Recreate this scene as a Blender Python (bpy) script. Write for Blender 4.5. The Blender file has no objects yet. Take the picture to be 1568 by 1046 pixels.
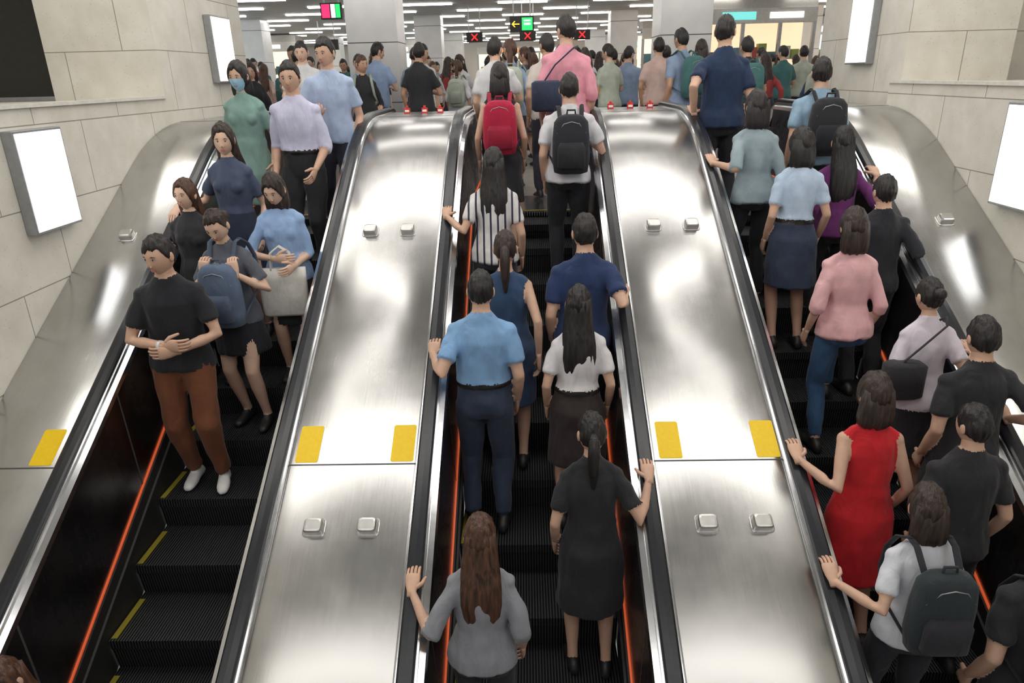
import bpy, bmesh, math, random
from mathutils import Vector, Matrix, noise, Euler
from mathutils.bvhtree import BVHTree
random.seed(7)
SC=bpy.context.scene; COL=SC.collection
SC.view_settings.view_transform='Standard'
S=math.tan(math.radians(30)); PI=math.pi
def zh(Y):
    if Y<5.93: return -2.73+S*Y
    if Y>6.93: return .982
    return -2.73+S*5.93+S*(Y-5.93)-S*(Y-5.93)**2/2
def zn(Y): return zh(Y)-.982
# ---------------------------------------------------------------- materials
MATS={}
def new_mat(name):
    m=bpy.data.materials.new(name); m.use_nodes=True
    return m,m.node_tree,m.node_tree.nodes['Principled BSDF']
def N(nt,t,**k):
    n=nt.nodes.new(t)
    for a,b in k.items():
        if a in n.inputs: n.inputs[a].default_value=b
        else: setattr(n,a,b)
    return n
def coord(nt,scale=(1,1,1),kind='Object',rot=(0,0,0)):
    tc=N(nt,'ShaderNodeTexCoord'); mp=N(nt,'ShaderNodeMapping'); mp.inputs['Scale'].default_value=scale; mp.inputs['Rotation'].default_value=rot
    nt.links.new(tc.outputs[kind],mp.inputs[0]); return mp.outputs[0]
def ramp(nt,fac,c0,c1,p0=0.,p1=1.):
    r=N(nt,'ShaderNodeValToRGB'); r.color_ramp.elements[0].color=(*c0,1); r.color_ramp.elements[1].color=(*c1,1)
    r.color_ramp.elements[0].position=p0; r.color_ramp.elements[1].position=p1
    nt.links.new(fac,r.inputs[0]); return r.outputs[0]
def bump(nt,b,h,strength=.3,dist=.01):
    n=N(nt,'ShaderNodeBump'); n.inputs['Strength'].default_value=strength; n.inputs['Distance'].default_value=dist
    nt.links.new(h,n.inputs['Height']); nt.links.new(n.outputs[0],b.inputs['Normal'])
def basic(name,col,rough=.6,metal=0.,nscale=20,var=.08,bmp=.1,stretch=(1,1,1)):
    if name in MATS: return MATS[name]
    m,nt,b=new_mat(name)
    no=N(nt,'ShaderNodeTexNoise'); no.inputs['Scale'].default_value=nscale; no.inputs['Detail'].default_value=4
    nt.links.new(coord(nt,stretch),no.inputs['Vector'])
    c0=[c*(1-var) for c in col]; c1=[min(1,c*(1+var)) for c in col]
    nt.links.new(ramp(nt,no.outputs[0],c0,c1,.3,.7),b.inputs['Base Color'])
    b.inputs['Roughness'].default_value=rough; b.inputs['Metallic'].default_value=metal
    if bmp: bump(nt,b,no.outputs[0],bmp,.003)
    MATS[name]=m; return m
def cloth(col,name=None,stripes=None):
    key=name or 'cloth_%02d_%02d_%02d'%tuple(int(c*99) for c in col)
    if key in MATS: return MATS[key]
    m,nt,b=new_mat(key)
    no=N(nt,'ShaderNodeTexNoise'); no.inputs['Scale'].default_value=9; no.inputs['Detail'].default_value=5
    nt.links.new(coord(nt),no.inputs['Vector'])
    c=ramp(nt,no.outputs[0],[x*.84 for x in col],[min(1,x*1.10) for x in col],.3,.7)
    if stripes:
        sx=N(nt,'ShaderNodeTexWave'); sx.bands_direction='X'; sx.inputs['Scale'].default_value=stripes[1]; sx.inputs['Distortion'].default_value=.3
        nt.links.new(coord(nt),sx.inputs['Vector'])
        st=ramp(nt,sx.outputs[0],(0,0,0),(1,1,1),.80,.86)
        mx=N(nt,'ShaderNodeMix',data_type='RGBA'); nt.links.new(st,mx.inputs[0]); nt.links.new(c,mx.inputs[6]); mx.inputs[7].default_value=(*stripes[0],1)
        c=mx.outputs[2]
    nt.links.new(c,b.inputs['Base Color']); b.inputs['Roughness'].default_value=.85
    b.inputs['Sheen Weight'].default_value=.1
    n2=N(nt,'ShaderNodeTexNoise'); n2.inputs['Scale'].default_value=13; n2.inputs['Detail'].default_value=3; n2.inputs['Distortion'].default_value=1.
    nt.links.new(coord(nt,(1,1,.4)),n2.inputs['Vector']); bump(nt,b,n2.outputs[0],.55,.022)
    MATS[key]=m; return m
def skinm(t=0):
    cols=[(.62,.39,.28),(.70,.47,.35),(.52,.31,.21)]
    m=basic('skin_%d'%t,cols[t],.55,0,15,.08,.05); 
    return m
def hairm(c='black'):
    col={'black':(.012,.010,.010),'brown':(.06,.027,.015),'dark':(.028,.017,.013)}[c]
    key='hair_'+c
    if key in MATS: return MATS[key]
    m,nt,b=new_mat(key)
    no=N(nt,'ShaderNodeTexNoise'); no.inputs['Scale'].default_value=70; no.inputs['Detail'].default_value=3
    nt.links.new(coord(nt,(1,1,.08)),no.inputs['Vector'])
    nt.links.new(ramp(nt,no.outputs[0],[x*.4 for x in col],[x*2.4 for x in col],.3,.75),b.inputs['Base Color'])
    b.inputs['Roughness'].default_value=.48; bump(nt,b,no.outputs[0],.9,.01); MATS[key]=m; return m
def emis(name,col,st):
    if name in MATS: return MATS[name]
    m,nt,b=new_mat(name); b.inputs['Base Color'].default_value=(*[c*.5 for c in col],1)
    b.inputs['Emission Color'].default_value=(*col,1); b.inputs['Emission Strength'].default_value=st; MATS[name]=m; return m
def steel(name,col,rough,streak=(60,2,2),dirt=.12,bmp=.02):
    m,nt,b=new_mat(name)
    no=N(nt,'ShaderNodeTexNoise'); no.inputs['Scale'].default_value=1; no.inputs['Detail'].default_value=3
    nt.links.new(coord(nt,streak),no.inputs['Vector'])
    n2=N(nt,'ShaderNodeTexNoise'); n2.inputs['Scale'].default_value=1.6; n2.inputs['Detail'].default_value=7; n2.inputs['Roughness'].default_value=.6
    nt.links.new(coord(nt),n2.inputs['Vector'])
    ad=N(nt,'ShaderNodeMath',operation='MULTIPLY_ADD'); nt.links.new(no.outputs[0],ad.inputs[0]); ad.inputs[1].default_value=.25; nt.links.new(n2.outputs[0],ad.inputs[2])
    nt.links.new(ramp(nt,ad.outputs[0],[c*(1-dirt) for c in col],[min(1,c*(1+dirt)) for c in col],.45,.8),b.inputs['Base Color'])
    mr=N(nt,'ShaderNodeMapRange'); nt.links.new(ad.outputs[0],mr.inputs[0]); mr.inputs[1].default_value=.4; mr.inputs[2].default_value=.85
    mr.inputs[3].default_value=rough*.85; mr.inputs[4].default_value=rough*1.2
    nt.links.new(mr.outputs[0],b.inputs['Roughness'])
    b.inputs['Metallic'].default_value=1
    if bmp: bump(nt,b,no.outputs[0],bmp,.002)
    MATS[name]=m; return m
M_STEEL=steel('brushed_stainless_steel',(.52,.515,.505),.235,(160,4,4),.12,.04)
M_INNER=steel('inner_panel_steel_dark_reflection',(.26,.25,.25),.26,(3,30,3),.2,.0)  # stainless; the dark surroundings it mirrors are put into the base colour
M_TRIM=steel('bright_steel_trim',(.75,.76,.78),.18,(4,60,4))
M_STUD=steel('cast_steel_stud',(.62,.61,.59),.32,(30,30,30))
M_RUB=basic('black_handrail_rubber',(.012,.014,.019),.28,0,30,.2,.02)
M_BLK=basic('black_trim',(.02,.02,.02),.6)
M_YEL=basic('yellow_warning_sticker',(.90,.60,.0),.5,0,40,.04,.02)
M_ORG=emis('orange_skirt_light',(1.,.15,.04),.38)
M_WHITE=emis('lightbox_white_panel',(1,1,1),2.2)
M_STRIP=emis('fluorescent_tube_white',(1,.965,.91),12)
M_DIFF=emis('ceiling_diffuser_white',(1,.965,.91),5.5)
M_GREY=basic('grey_metal_frame',(.35,.36,.37),.4,.6)
M_SEAM=basic('panel_seam_dark',(.06,.06,.06),.6)
def stone(name,base=(.80,.775,.70)):
    m,nt,b=new_mat(name)
    geo=N(nt,'ShaderNodeNewGeometry'); sep=N(nt,'ShaderNodeSeparateXYZ'); nt.links.new(geo.outputs['Position'],sep.inputs[0])
    sm=N(nt,'ShaderNodeMath',operation='ADD'); nt.links.new(sep.outputs[0],sm.inputs[0]); nt.links.new(sep.outputs[1],sm.inputs[1])
    cb=N(nt,'ShaderNodeCombineXYZ'); nt.links.new(sm.outputs[0],cb.inputs[0]); nt.links.new(sep.outputs[2],cb.inputs[1])
    br=N(nt,'ShaderNodeTexBrick'); br.offset=.5; br.inputs['Scale'].default_value=1; br.inputs['Brick Width'].default_value=1.05; br.inputs['Row Height'].default_value=.52
    br.inputs['Mortar Size'].default_value=.004; br.inputs['Color1'].default_value=(*base,1); br.inputs['Color2'].default_value=(*[c*.94 for c in base],1); br.inputs['Mortar'].default_value=(.30,.28,.25,1)
    nt.links.new(cb.outputs[0],br.inputs['Vector'])
    no=N(nt,'ShaderNodeTexNoise'); no.inputs['Scale'].default_value=5; no.inputs['Detail'].default_value=8; nt.links.new(geo.outputs['Position'],no.inputs['Vector'])
    vo=N(nt,'ShaderNodeTexVoronoi'); vo.inputs['Scale'].default_value=28; nt.links.new(geo.outputs['Position'],vo.inputs['Vector'])
    sp=ramp(nt,vo.outputs['Distance'],(.66,.63,.58),(1,1,1),.05,.15)
    cl=ramp(nt,no.outputs[0],(.88,.87,.84),(1,1,1),.3,.65)
    m1=N(nt,'ShaderNodeMix',data_type='RGBA',blend_type='MULTIPLY'); m1.inputs[0].default_value=1; nt.links.new(br.outputs[0],m1.inputs[6]); nt.links.new(cl,m1.inputs[7])
    m2=N(nt,'ShaderNodeMix',data_type='RGBA',blend_type='MULTIPLY'); m2.inputs[0].default_value=.8; nt.links.new(m1.outputs[2],m2.inputs[6]); nt.links.new(sp,m2.inputs[7])
    nt.links.new(m2.outputs[2],b.inputs['Base Color']); b.inputs['Roughness'].default_value=.5
    bump(nt,b,vo.outputs['Distance'],.08,.004); MATS[name]=m; return m
M_STONE=stone('travertine_wall_tiles')
def stepmat():
    m,nt,b=new_mat('grooved_step_metal')
    w=N(nt,'ShaderNodeTexWave'); w.bands_direction='X'; w.inputs['Scale'].default_value=18
    nt.links.new(coord(nt),w.inputs['Vector'])
    nt.links.new(ramp(nt,w.outputs[0],(.010,.010,.011),(.085,.09,.095),.3,.8),b.inputs['Base Color'])
    b.inputs['Metallic'].default_value=.5; b.inputs['Roughness'].default_value=.45; bump(nt,b,w.outputs[0],.6,.006); return m
M_STEP=stepmat()
M_STEPY=basic('step_edge_yellow',(.30,.25,.02),.6)
# ---------------------------------------------------------------- mesh helper
class MB:
    def __init__(s): s.v=[]; s.f=[]; s.m=[]
    def loft(s,rings,mat,cap=True,closed=True):
        b=len(s.v); n=len(rings[0])
        for r in rings: s.v+= [Vector(p) for p in r]
        for i in range(len(rings)-1):
            for j in range(n if closed else n-1):
                a=b+i*n+j; c=b+i*n+(j+1)%n
                s.f.append((a,c,c+n,a+n)); s.m.append(mat)
        if cap and closed:
            for k,ri in ((0,0),(1,len(rings)-1)):
                cen=sum((Vector(p) for p in rings[ri]),Vector())/n; ci=len(s.v); s.v.append(cen)
                for j in range(n):
                    a=b+ri*n+j; c=b+ri*n+(j+1)%n
                    s.f.append((ci,c,a) if k==0 else (ci,a,c)); s.m.append(mat)
    def tube(s,pts,rad,mat,n=10,round_=True,flat=1.,up=None):
        pts=[Vector(p) for p in pts]; rad=list(rad)
        if round_:
            d0=(pts[0]-pts[1]).normalized(); d1=(pts[-1]-pts[-2]).normalized(); r0,r1=rad[0],rad[-1]
            pts=[pts[0]+d0*r0*.9,pts[0]+d0*r0*.55]+pts+[pts[-1]+d1*r1*.55,pts[-1]+d1*r1*.9]
            rad=[r0*.35,r0*.8]+rad+[r1*.8,r1*.35]
        rings=[]; t0=(pts[1]-pts[0]).normalized()
        u=Vector(up) if up else (Vector((0,0,1)) if abs(t0.z)<.9 else Vector((0,1,0)))
        for i,p in enumerate(pts):
            t=(pts[min(i+1,len(pts)-1)]-pts[max(i-1,0)])
            t=t.normalized() if t.length>1e-9 else t0
            sd=t.cross(u)
            if sd.length<1e-4: sd=Vector((1,0,0))
            sd.normalize(); u=sd.cross(t).normalized()
            r=rad[i]; rr=r if isinstance(r,tuple) else (r,r*flat)
            rings.append([p+sd*rr[0]*math.cos(a)+u*rr[1]*math.sin(a) for a in [2*PI*k/n for k in range(n)]])
        s.loft(rings,mat)
    def ell(s,c,r,mat,nu=14,nv=9,rot=None):
        c=Vector(c); rings=[]
        for i in range(nv):
            th=PI*(i+.5)/nv
            ring=[]
            for k in range(nu):
                a=2*PI*k/nu; p=Vector((math.sin(th)*math.cos(a)*r[0],math.sin(th)*math.sin(a)*r[1],math.cos(th)*r[2]))
                if rot: p=rot@p
                ring.append(c+p)
            rings.append(ring)
        s.loft(rings,mat)
    def rings(s,lst,mat,n=24,pw=2.0,off=None):
        R_=[]
        for z,rx,ry,cy in lst:
            ring=[]
            for k in range(n):
                a=2*PI*k/n; ca,sa=math.cos(a),math.sin(a)
                ring.append(Vector(((1 if ca>0 else -1)*abs(ca)**(2/pw)*rx,cy+(1 if sa>0 else -1)*abs(sa)**(2/pw)*ry,z)))
            if off: ring=[off(p) for p in ring]
            R_.append(ring)
        s.loft(R_,mat)
    def box(s,a,b,mat):
        x0,y0,z0=a; x1,y1,z1=b
        q=len(s.v); s.v+=[Vector(p) for p in [(x0,y0,z0),(x1,y0,z0),(x1,y1,z0),(x0,y1,z0),(x0,y0,z1),(x1,y0,z1),(x1,y1,z1),(x0,y1,z1)]]
        for f in ((0,3,2,1),(4,5,6,7),(0,1,5,4),(1,2,6,5),(2,3,7,6),(3,0,4,7)): s.f.append(tuple(q+i for i in f)); s.m.append(mat)
    def obj(s,name,mats,parent=None,smooth=False,bevel=0,loc=None,scale=1.):
        me=bpy.data.meshes.new(name); me.from_pydata([tuple(v*scale) for v in s.v],[],s.f)
        keys=list(dict.fromkeys(s.m)); 
        for k in keys: me.materials.append(mats[k] if isinstance(mats,dict) else k)
        idx={k:i for i,k in enumerate(keys)}
        me.polygons.foreach_set('material_index',[idx[k] for k in s.m]); 
        if smooth: me.polygons.foreach_set('use_smooth',[True]*len(me.polygons))
        bm=bmesh.new(); bm.from_mesh(me); bmesh.ops.recalc_face_normals(bm,faces=bm.faces); bm.to_mesh(me); bm.free()
        ob=bpy.data.objects.new(name,me); COL.objects.link(ob)
        if parent: ob.parent=parent
        if loc: ob.location=loc
        if bevel:
            bv=ob.modifiers.new('bevel','BEVEL'); bv.width=bevel; bv.segments=2; bv.limit_method='ANGLE'
        return ob
class ID(dict):
    def __missing__(s,k): return k
idm=ID()
def empty(name,loc=(0,0,0),rz=0):
    e=bpy.data.objects.new(name,None); COL.objects.link(e); e.location=loc; e.rotation_euler=(0,0,rz); e.empty_display_size=.2; return e
def boxobj(name,a,b,mat,parent=None,bevel=0):
    m=MB(); m.box(a,b,mat); return m.obj(name,idm,parent,bevel=bevel)
# ---------------------------------------------------------------- escalator shell
YB=-1.6; YE=7.85
path=[(YB,0,1),(1.0,0,1),(3.0,0,1),(4.5,0,1),(5.5,0,1)]+[(5.93+i*.0625,0,1) for i in range(17)]+[(YE,0,1)]
def pathpts(extra_down=True,r=.30):
    P=[(y,zh(y),0.,1.) for y,_,_ in path]
    if extra_down:
        for k in range(1,9):
            a=PI/2*k/8; P.append((YE+r*math.sin(a),zh(YE)-r+r*math.cos(a),math.sin(a),math.cos(a)))
    return P
def sweep(section,mat,name,parent=None,down=True,floor_end=None,closed=True,smooth=True):
    P=pathpts(down)
    rings=[]
    for (y,z,ny,nz) in P: rings.append([(x,y+ny*dz,z+nz*dz) for x,dz in section])
    if floor_end is not None:
        y,z,ny,nz=P[-1]; rings.append([(x,y+ny*dz,floor_end) for x,dz in section])
    m=MB(); m.loft(rings,mat,closed=closed)
    return m.obj(name,idm,parent,smooth=False)
RAILS=[(-2.674,-1.434),(-.593,.646),(1.479,2.719)]
PH=[.05,.15,.28]
for ei,(xl,xr) in enumerate(RAILS):
    E=empty('escalator',((xl+xr)/2,0,0)); ex=(xl+xr)/2
    pa=[]
    for side,xh in ((1,xl),(-1,xr)):
        x0=xh
        w=.042
        sec=[(x0-w,-.030),(x0-w,-.012),(x0-w*.75,-.002),(x0,.002),(x0+w*.75,-.002),(x0+w,-.012),(x0+w,-.030)]
        pa.append(sweep(sec,M_RUB,'handrail_'+('left' if side>0 else 'right')))
        w2=.052
        pa.append(sweep([(x0-w2,-.075),(x0-w2,-.036),(x0-w2*.6,-.030),(x0+w2*.6,-.030),(x0+w2,-.036),(x0+w2,-.075)],M_TRIM,'handrail_guide_track'))
        s_=side
        pa.append(sweep([(x0+s_*.05,-.060),(x0+s_*.082,-.072),(x0+s_*.090,-.10),(x0+s_*.05,-.14)],M_TRIM,'inner_trim_strip',floor_end=0.))
        P=pathpts(False); m=MB()
        rings=[[(x0+s_*.045,y,z-.07),(x0+s_*.083,y,z-.09),(x0+s_*.108,y,z-.755),(x0+s_*.06,y,z-.80)] for y,z,_,_ in P]
        m.loft(rings,M_INNER)
        yy=.3
        while yy<5.6:
            m.loft([[(x0+s_*.084,y,zh(y)-.09),(x0+s_*.0845,y+.008,zh(y)-.09),(x0+s_*.1098,y+.008,zh(y)-.755),(x0+s_*.109,y,zh(y)-.755)] for y in (yy,yy+.006)],M_SEAM); yy+=1.22
        pa.append(m.obj('inner_panel',idm))
        m=MB(); m.loft([[(x0+s_*.106,y,z-.755),(x0+s_*.118,y,z-.757),(x0+s_*.118,y,z-.770),(x0+s_*.10,y,z-.770)] for y,z,_,_ in P],M_ORG)
        pa.append(m.obj('skirt_light_strip',idm))
        m=MB(); m.loft([[(x0+s_*.09,y,z-.772),(x0+s_*.128,y,z-.775),(x0+s_*.130,y,z-1.22),(x0+s_*.09,y,z-1.22)] for y,z,_,_ in P],M_BLK)
        m.loft([[(x0+s_*.129,y,z-.86),(x0+s_*.142,y,z-.865),(x0+s_*.142,y,z-.88),(x0+s_*.129,y,z-.885)] for y,z,_,_ in P],M_BLK)
        pa.append(m.obj('skirt_panel',idm))
    m=MB(); a=xl+.135; b=xr-.135; k=-4
    while True:
        Yk=PH[ei]+.4*k
        if Yk>6.95: break
        z=zn(Yk); z2=zn(Yk+.4)
        m.box((a,Yk,z-.06),(b,Yk+.43,z),M_STEP)
        n=6; rs=[]
        for i in range(n+1):
            t=i/n; zz=z+(z2-z)*t; yy=Yk+.4+.03*(1-t)
            rs.append([(a,yy,zz),(b,yy,zz)])
        if z2-z>.01: m.loft(rs,M_STEP,cap=False,closed=False)
        m.box((a+.004,Yk+.02,z+.0005),(a+.04,Yk+.36,z+.003),M_STEPY)
        k+=1
    m.box((a,YB,-4.9),(b,YB+.3,-4.6),M_STEP)
    pa.append(m.obj('steps',idm))
    m=MB(); m.box((a,7.0,-.05),(b,7.95,.006),M_TRIM)
    for i in range(40): 
        xx=a+(b-a)*(i+.5)/40; m.box((xx-.004,6.93,-.03),(xx+.004,7.02,.010),M_TRIM)
    m.box((a,7.02,.006),(b,7.06,.009),M_STEPY)
    pa.append(m.obj('comb_plate',idm))
    for o in pa: o.parent=E; o.location=(-ex,0,0)
TILT=math.radians(30)
def stud(E,ex,x,y):
    m=MB()
    def rr(w,l,z): 
        out=[]
        for k in range(24):
            a=2*PI*(k+.5)/24; c,s=math.cos(a),math.sin(a); out.append((( 1 if c>0 else -1)*abs(c)**.35*w,(1 if s>0 else -1)*abs(s)**.35*l,z))
        return out
    m.loft([rr(.060,.053,-.001),rr(.060,.053,.003),rr(.057,.050,.005)],M_STEEL)
    m.loft([rr(.050,.042,.004),rr(.049,.041,.034),rr(.044,.036,.043),rr(.035,.027,.046)],M_STUD)
    o=m.obj('anti_slide_stud',idm,smooth=False); o.parent=E; o.location=(x-ex,y,zh(y)-.047); o.rotation_euler=(TILT,0,0)
def deck(xa,xb,name,studs,seams=(3.47,6.93)):
    E=empty(name,((xa+xb)/2,0,0)); ex=(xa+xb)/2
    o=sweep([(xa,-.35),(xa,-.055),(xa+.012,-.048),(xb-.012,-.048),(xb,-.055),(xb,-.35)],M_STEEL,'deck_plate',floor_end=0.,smooth=True)
    o.parent=E; o.location=(-ex,0,0)
    me=o.data
    for p in me.polygons:
        if abs(p.normal.x)<.2: p.use_smooth=True
    m=MB()
    for y in seams: m.loft([[(xa+.005,yy,zh(yy)-.0478),(xb-.005,yy,zh(yy)-.0478),(xb-.005,yy,zh(yy)-.0462),(xa+.005,yy,zh(yy)-.0462)] for yy in (y-.003,y+.004)],M_SEAM)
    P=pathpts(False)
    for xs,d in ((xa,1),(xb,-1)):
        m.loft([[(xs,y,z-.3),(xs+d*.01,y,z-.3),(xs+d*.01,y,max(z-1.5,-4.6)),(xs,y,max(z-1.5,-4.6))] for y,z,_,_ in P],M_BLK)
    q=m.obj('deck_seams',idm); q.parent=E; q.location=(-ex,0,0)
    for x,y in studs: stud(E,ex,x,y)
deck(-1.434+.05,-.593-.05,'steel_divider_deck',[(-1.16,3.14),(-.87,3.14),(-1.16,5.17),(-.88,5.17)])
deck(.646+.05,1.479-.05,'steel_divider_deck',[(.93,3.14),(1.22,3.14),(.94,5.17),(1.22,5.17)])
deck(-3.28,-2.674-.05,'steel_side_deck',[(-3.0,5.17)]); deck(2.719+.05,3.395,'steel_side_deck',[(3.10,3.14),(3.07,5.17)])
def sticker(x,y):
    m=MB(); w,l,r=.066,.122,.008
    pts=[(-w+r,-l),(w-r,-l),(w,-l+r),(w,l-r),(w-r,l),(-w+r,l),(-w,l-r),(-w,-l+r)]
    m.loft([[(a,b,0) for a,b in pts],[(a,b,.0012) for a,b in pts]],M_YEL)
    o=m.obj('yellow_warning_sticker',idm); o.location=(x,y,zh(y)-.0475); o.rotation_euler=(TILT,0,0)
for x in (-1.28,-.73,.80,1.35,-2.83,3.0): sticker(x,3.59)
for x in (-1.2,-1.02,-.86,.88,1.08,1.28):
    m=MB(); m.box((-.03,-.02,0),(.03,.02,.05),basic('red_plastic',(.6,.03,.02),.4)); m.box((-.022,-.023,.012),(.022,-.019,.034),basic('white_label',(.8,.8,.8),.5))
    m.tube([(0,0,.05),(0,0,.062)],[.014,.014],basic('red_plastic',(.6,.03,.02)),n=12)
    o=m.obj('emergency_stop_button',idm,bevel=.003); o.location=(x,7.55,.9345)
# ---------------------------------------------------------------- walls / room
boxobj('wall_left',(-6.5,YB,-4.6),(-3.285,6.74,1.15),M_STONE)
boxobj('wall_right',(3.40,YB,-4.6),(6.5,7.0,1.13),M_STONE)
boxobj('trim_1',(-3.31,YB,1.15),(-3.262,6.74,1.175),basic('ledge_stone',(.72,.70,.64),.5))
boxobj('trim_2',(3.378,YB,1.13),(3.425,7.0,1.155),MATS['ledge_stone'])
boxobj('wall_left_pier',(-4.3,6.74,-.2),(-3.285,8.9,3.0),M_STONE)
boxobj('wall_right_pier',(3.50,7.0,-.2),(4.47,9.0,3.0),M_STONE)
boxobj('wall_left_rear',(-6.6,6.8,1.0),(-4.3,7.0,3.0),basic('dark_glass_panel',(.02,.02,.018),.12))
boxobj('trim_3',(-6.6,6.76,1.15),(-4.3,6.81,1.19),M_GREY)
boxobj('wall_right_rear',(4.47,7.4,1.0),(6.6,7.6,3.0),M_STONE)
boxobj('wall_left_outer',(-6.7,YB,1.15),(-6.5,7.0,3.0),M_STONE); boxobj('wall_right_outer',(6.5,YB,1.13),(6.7,7.6,3.0),M_STONE)
flo=basic('polished_floor_tiles',(.34,.33,.31),.25,0,6,.1,.0)
m=MB(); m.box((-15,8.15,-.25),(15,44,0),flo); m.box((-3.285,7.9,-.2),(3.40,8.16,0),flo)
m.obj('floor',idm)
boxobj('floor_lower',(-7,YB-4,-4.8),(7,YB+.6,-4.6),flo)
boxobj('floor_slab_edge',(-3.285,7.0,-.6),(3.4,8.0,-.06),M_BLK)
def ceilmat():
    m,nt,b=new_mat('metal_strip_ceiling')
    w=N(nt,'ShaderNodeTexWave'); w.bands_direction='Y'; w.inputs['Scale'].default_value=1.05
    nt.links.new(coord(nt),w.inputs['Vector'])
    nt.links.new(ramp(nt,w.outputs[0],(.10,.10,.10),(.52,.52,.52),.05,.16),b.inputs['Base Color']); b.inputs['Roughness'].default_value=.5
    return m
M_CEIL=ceilmat()
boxobj('ceiling',(-15,YB,3.0),(15,44,3.2),M_CEIL)
bw=basic('shop_wall_plain',(.5,.48,.45),.6)
boxobj('wall_back',(-15,43,0),(15,43.3,3.0),bw); boxobj('wall_left_far',(-15.2,8.9,0),(-15,44,3),bw); boxobj('wall_right_far',(15,9,0),(15.2,44,3),bw)
m=MB()
y=9.5; r_=0
while y<42:
    x=-13.2+(1.2 if r_%2 else 0)
    while x<13.5:
        m.box((x-.62,y-.07,2.965),(x+.62,y+.07,2.998),M_STRIP); x+=2.4
    y+=2.0; r_+=1
m.obj('ceiling_strip_lights',idm)
m=MB()
def strip(p,q,w,mat=M_STRIP,z0=2.96):
    p=Vector((*p,0)); q=Vector((*q,0)); d=(q-p).normalized(); s_=Vector((-d.y,d.x,0))*w/2
    a=[p+s_,q+s_,q-s_,p-s_]; m.loft([[(v.x,v.y,z0) for v in a],[(v.x,v.y,2.999) for v in a]],mat)
for yy,ww in ((-1.0,.5),(1.3,.3),(3.62,.55),(6.5,.42),(7.9,.2)):  # rows below the deck seam are unseen, added to light the decks
    for xa in (-4.6,-2.3,.0,2.3): strip((xa,yy),(xa+2.28,yy),ww,M_DIFF)
for sg in (-1,1):
    strip((sg*.75,5.25),(sg*2.6,5.8),.10); strip((sg*1.0,4.85),(sg*3.0,4.30),.06)
m.obj('ceiling_light_and_fill_bars',idm)
def lightbox(x,y0,y1,z0,z1,side):
    E=empty('wall_lightbox',(x,(y0+y1)/2,(z0+z1)/2)); hy=(y1-y0)/2; hz=(z1-z0)/2; d=.075*side
    a=boxobj('frame',(min(0,-d),-hy,-hz),(max(0,-d),hy,hz),M_GREY,E,.006)
    b=boxobj('panel',(min(-.004*side,.004*side),-hy+.018,-hz+.018),(max(-.004*side,.004*side),hy-.018,hz-.018),M_WHITE,E)
lightbox(-3.208,4.51,5.01,.36,1.02,1); lightbox(-3.208,7.85,8.37,1.27,1.93,1)
lightbox(3.323,4.60,5.13,.34,1.03,-1); lightbox(3.423,7.6,8.1,1.3,1.95,-1)
mcol=basic('column_white_cladding',(.72,.72,.72),.35,0,3,.06,.0)
def column(x,y,w=.8):
    E=empty('concourse_column',(x,y,0)); m=MB(); h=w/2
    m.box((-h,-h,0),(h,h,3.0),mcol)
    for z in (.9,1.8,2.7): m.box((-h-.002,-h-.002,z),(h+.002,h+.002,z+.012),M_SEAM)
    m.box((-h-.015,-h-.015,0),(h+.015,h+.015,.15),M_GREY)
    o=m.obj('column_body',idm,E)
for x,y in ((-2.38,12.4),(2.55,12.4),(-2.87,23.4),(3.03,23.4),(-3.0,33),(3.1,33),(-8,12.4),(8,12.4),(-8.3,23.4),(8.5,23.4),(-8.3,33),(8.5,33)): column(x,y)
for gx in (-4.1,-2.0,-.6,.8,2.2,4.0):
    E=empty('fare_gate',(gx,20,0)); m=MB()
    m.rings([(0,.14,.8,0),(.95,.14,.8,0),(1.02,.11,.76,0)],M_GREY,n=28,pw=6); m.box((.12,-.05,.3),(.5,.05,.9),basic('gate_flap',(.1,.2,.25),.2)); m.obj('gate_cabinet',idm,E)
rm=emis('led_red',(1,.02,.02),2); gm=emis('led_green',(.02,.8,.15),1.3); ym=emis('led_yellow',(1,.65,.05),1.5); wm=emis('sign_white',(1,1,1),1.2)
def hang(name,x,y,z,w,h,poles=True):
    E=empty(name,(x,y,z)); m=MB(); m.box((-w/2,-.05,-h/2),(w/2,.05,h/2),M_BLK)
    if poles:
        for px in (-w*.35,w*.35): m.box((px-.012,-.012,h/2),(px+.012,.012,3.0-z),M_GREY)
    m.obj('sign_housing',idm,E); return E
for x in (-1.27,.12,1.54):
    E=hang('lane_closed_sign',x,20,2.22,.42,.24); m=MB()
    for d in (-1,1): m.tube([(-.07*d,-.055,-.07),(.07*d,-.055,.07)],[.016,.016],rm,n=6)
    m.obj('red_cross',idm,E)
E=hang('exit_sign',-.02,16,2.26,.50,.30); m=MB(); m.box((.0,-.056,-.12),(.22,-.051,.12),gm); m.box((.04,-.06,-.02),(.18,-.057,.02),wm); m.box((.04,-.06,.05),(.18,-.057,.08),wm)
m.tube([(-.20,-.056,0),(-.06,-.056,0)],[.012]*2,ym,n=6); m.tube([(-.20,-.056,0),(-.15,-.056,.05)],[.012]*2,ym,n=6); m.tube([(-.20,-.056,0),(-.15,-.056,-.05)],[.012]*2,ym,n=6)
m.obj('sign_graphics',idm,E)
E=hang('exit_sign',-3.1,12.5,2.31,.34,.24); m=MB(); m.box((-.15,-.056,-.10),(-.02,-.051,.10),emis('led_pink',(1,.03,.15),1.3)); m.box((0,-.056,-.10),(.07,-.051,.10),wm); m.box((.08,-.056,-.10),(.15,-.051,.10),gm); m.obj('sign_graphics',idm,E)
E=hang('exit_sign',-6.2,24,2.3,.7,.3); m=MB(); m.box((-.3,-.056,-.1),(.0,-.051,.1),gm); m.obj('sign_graphics',idm,E)
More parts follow.
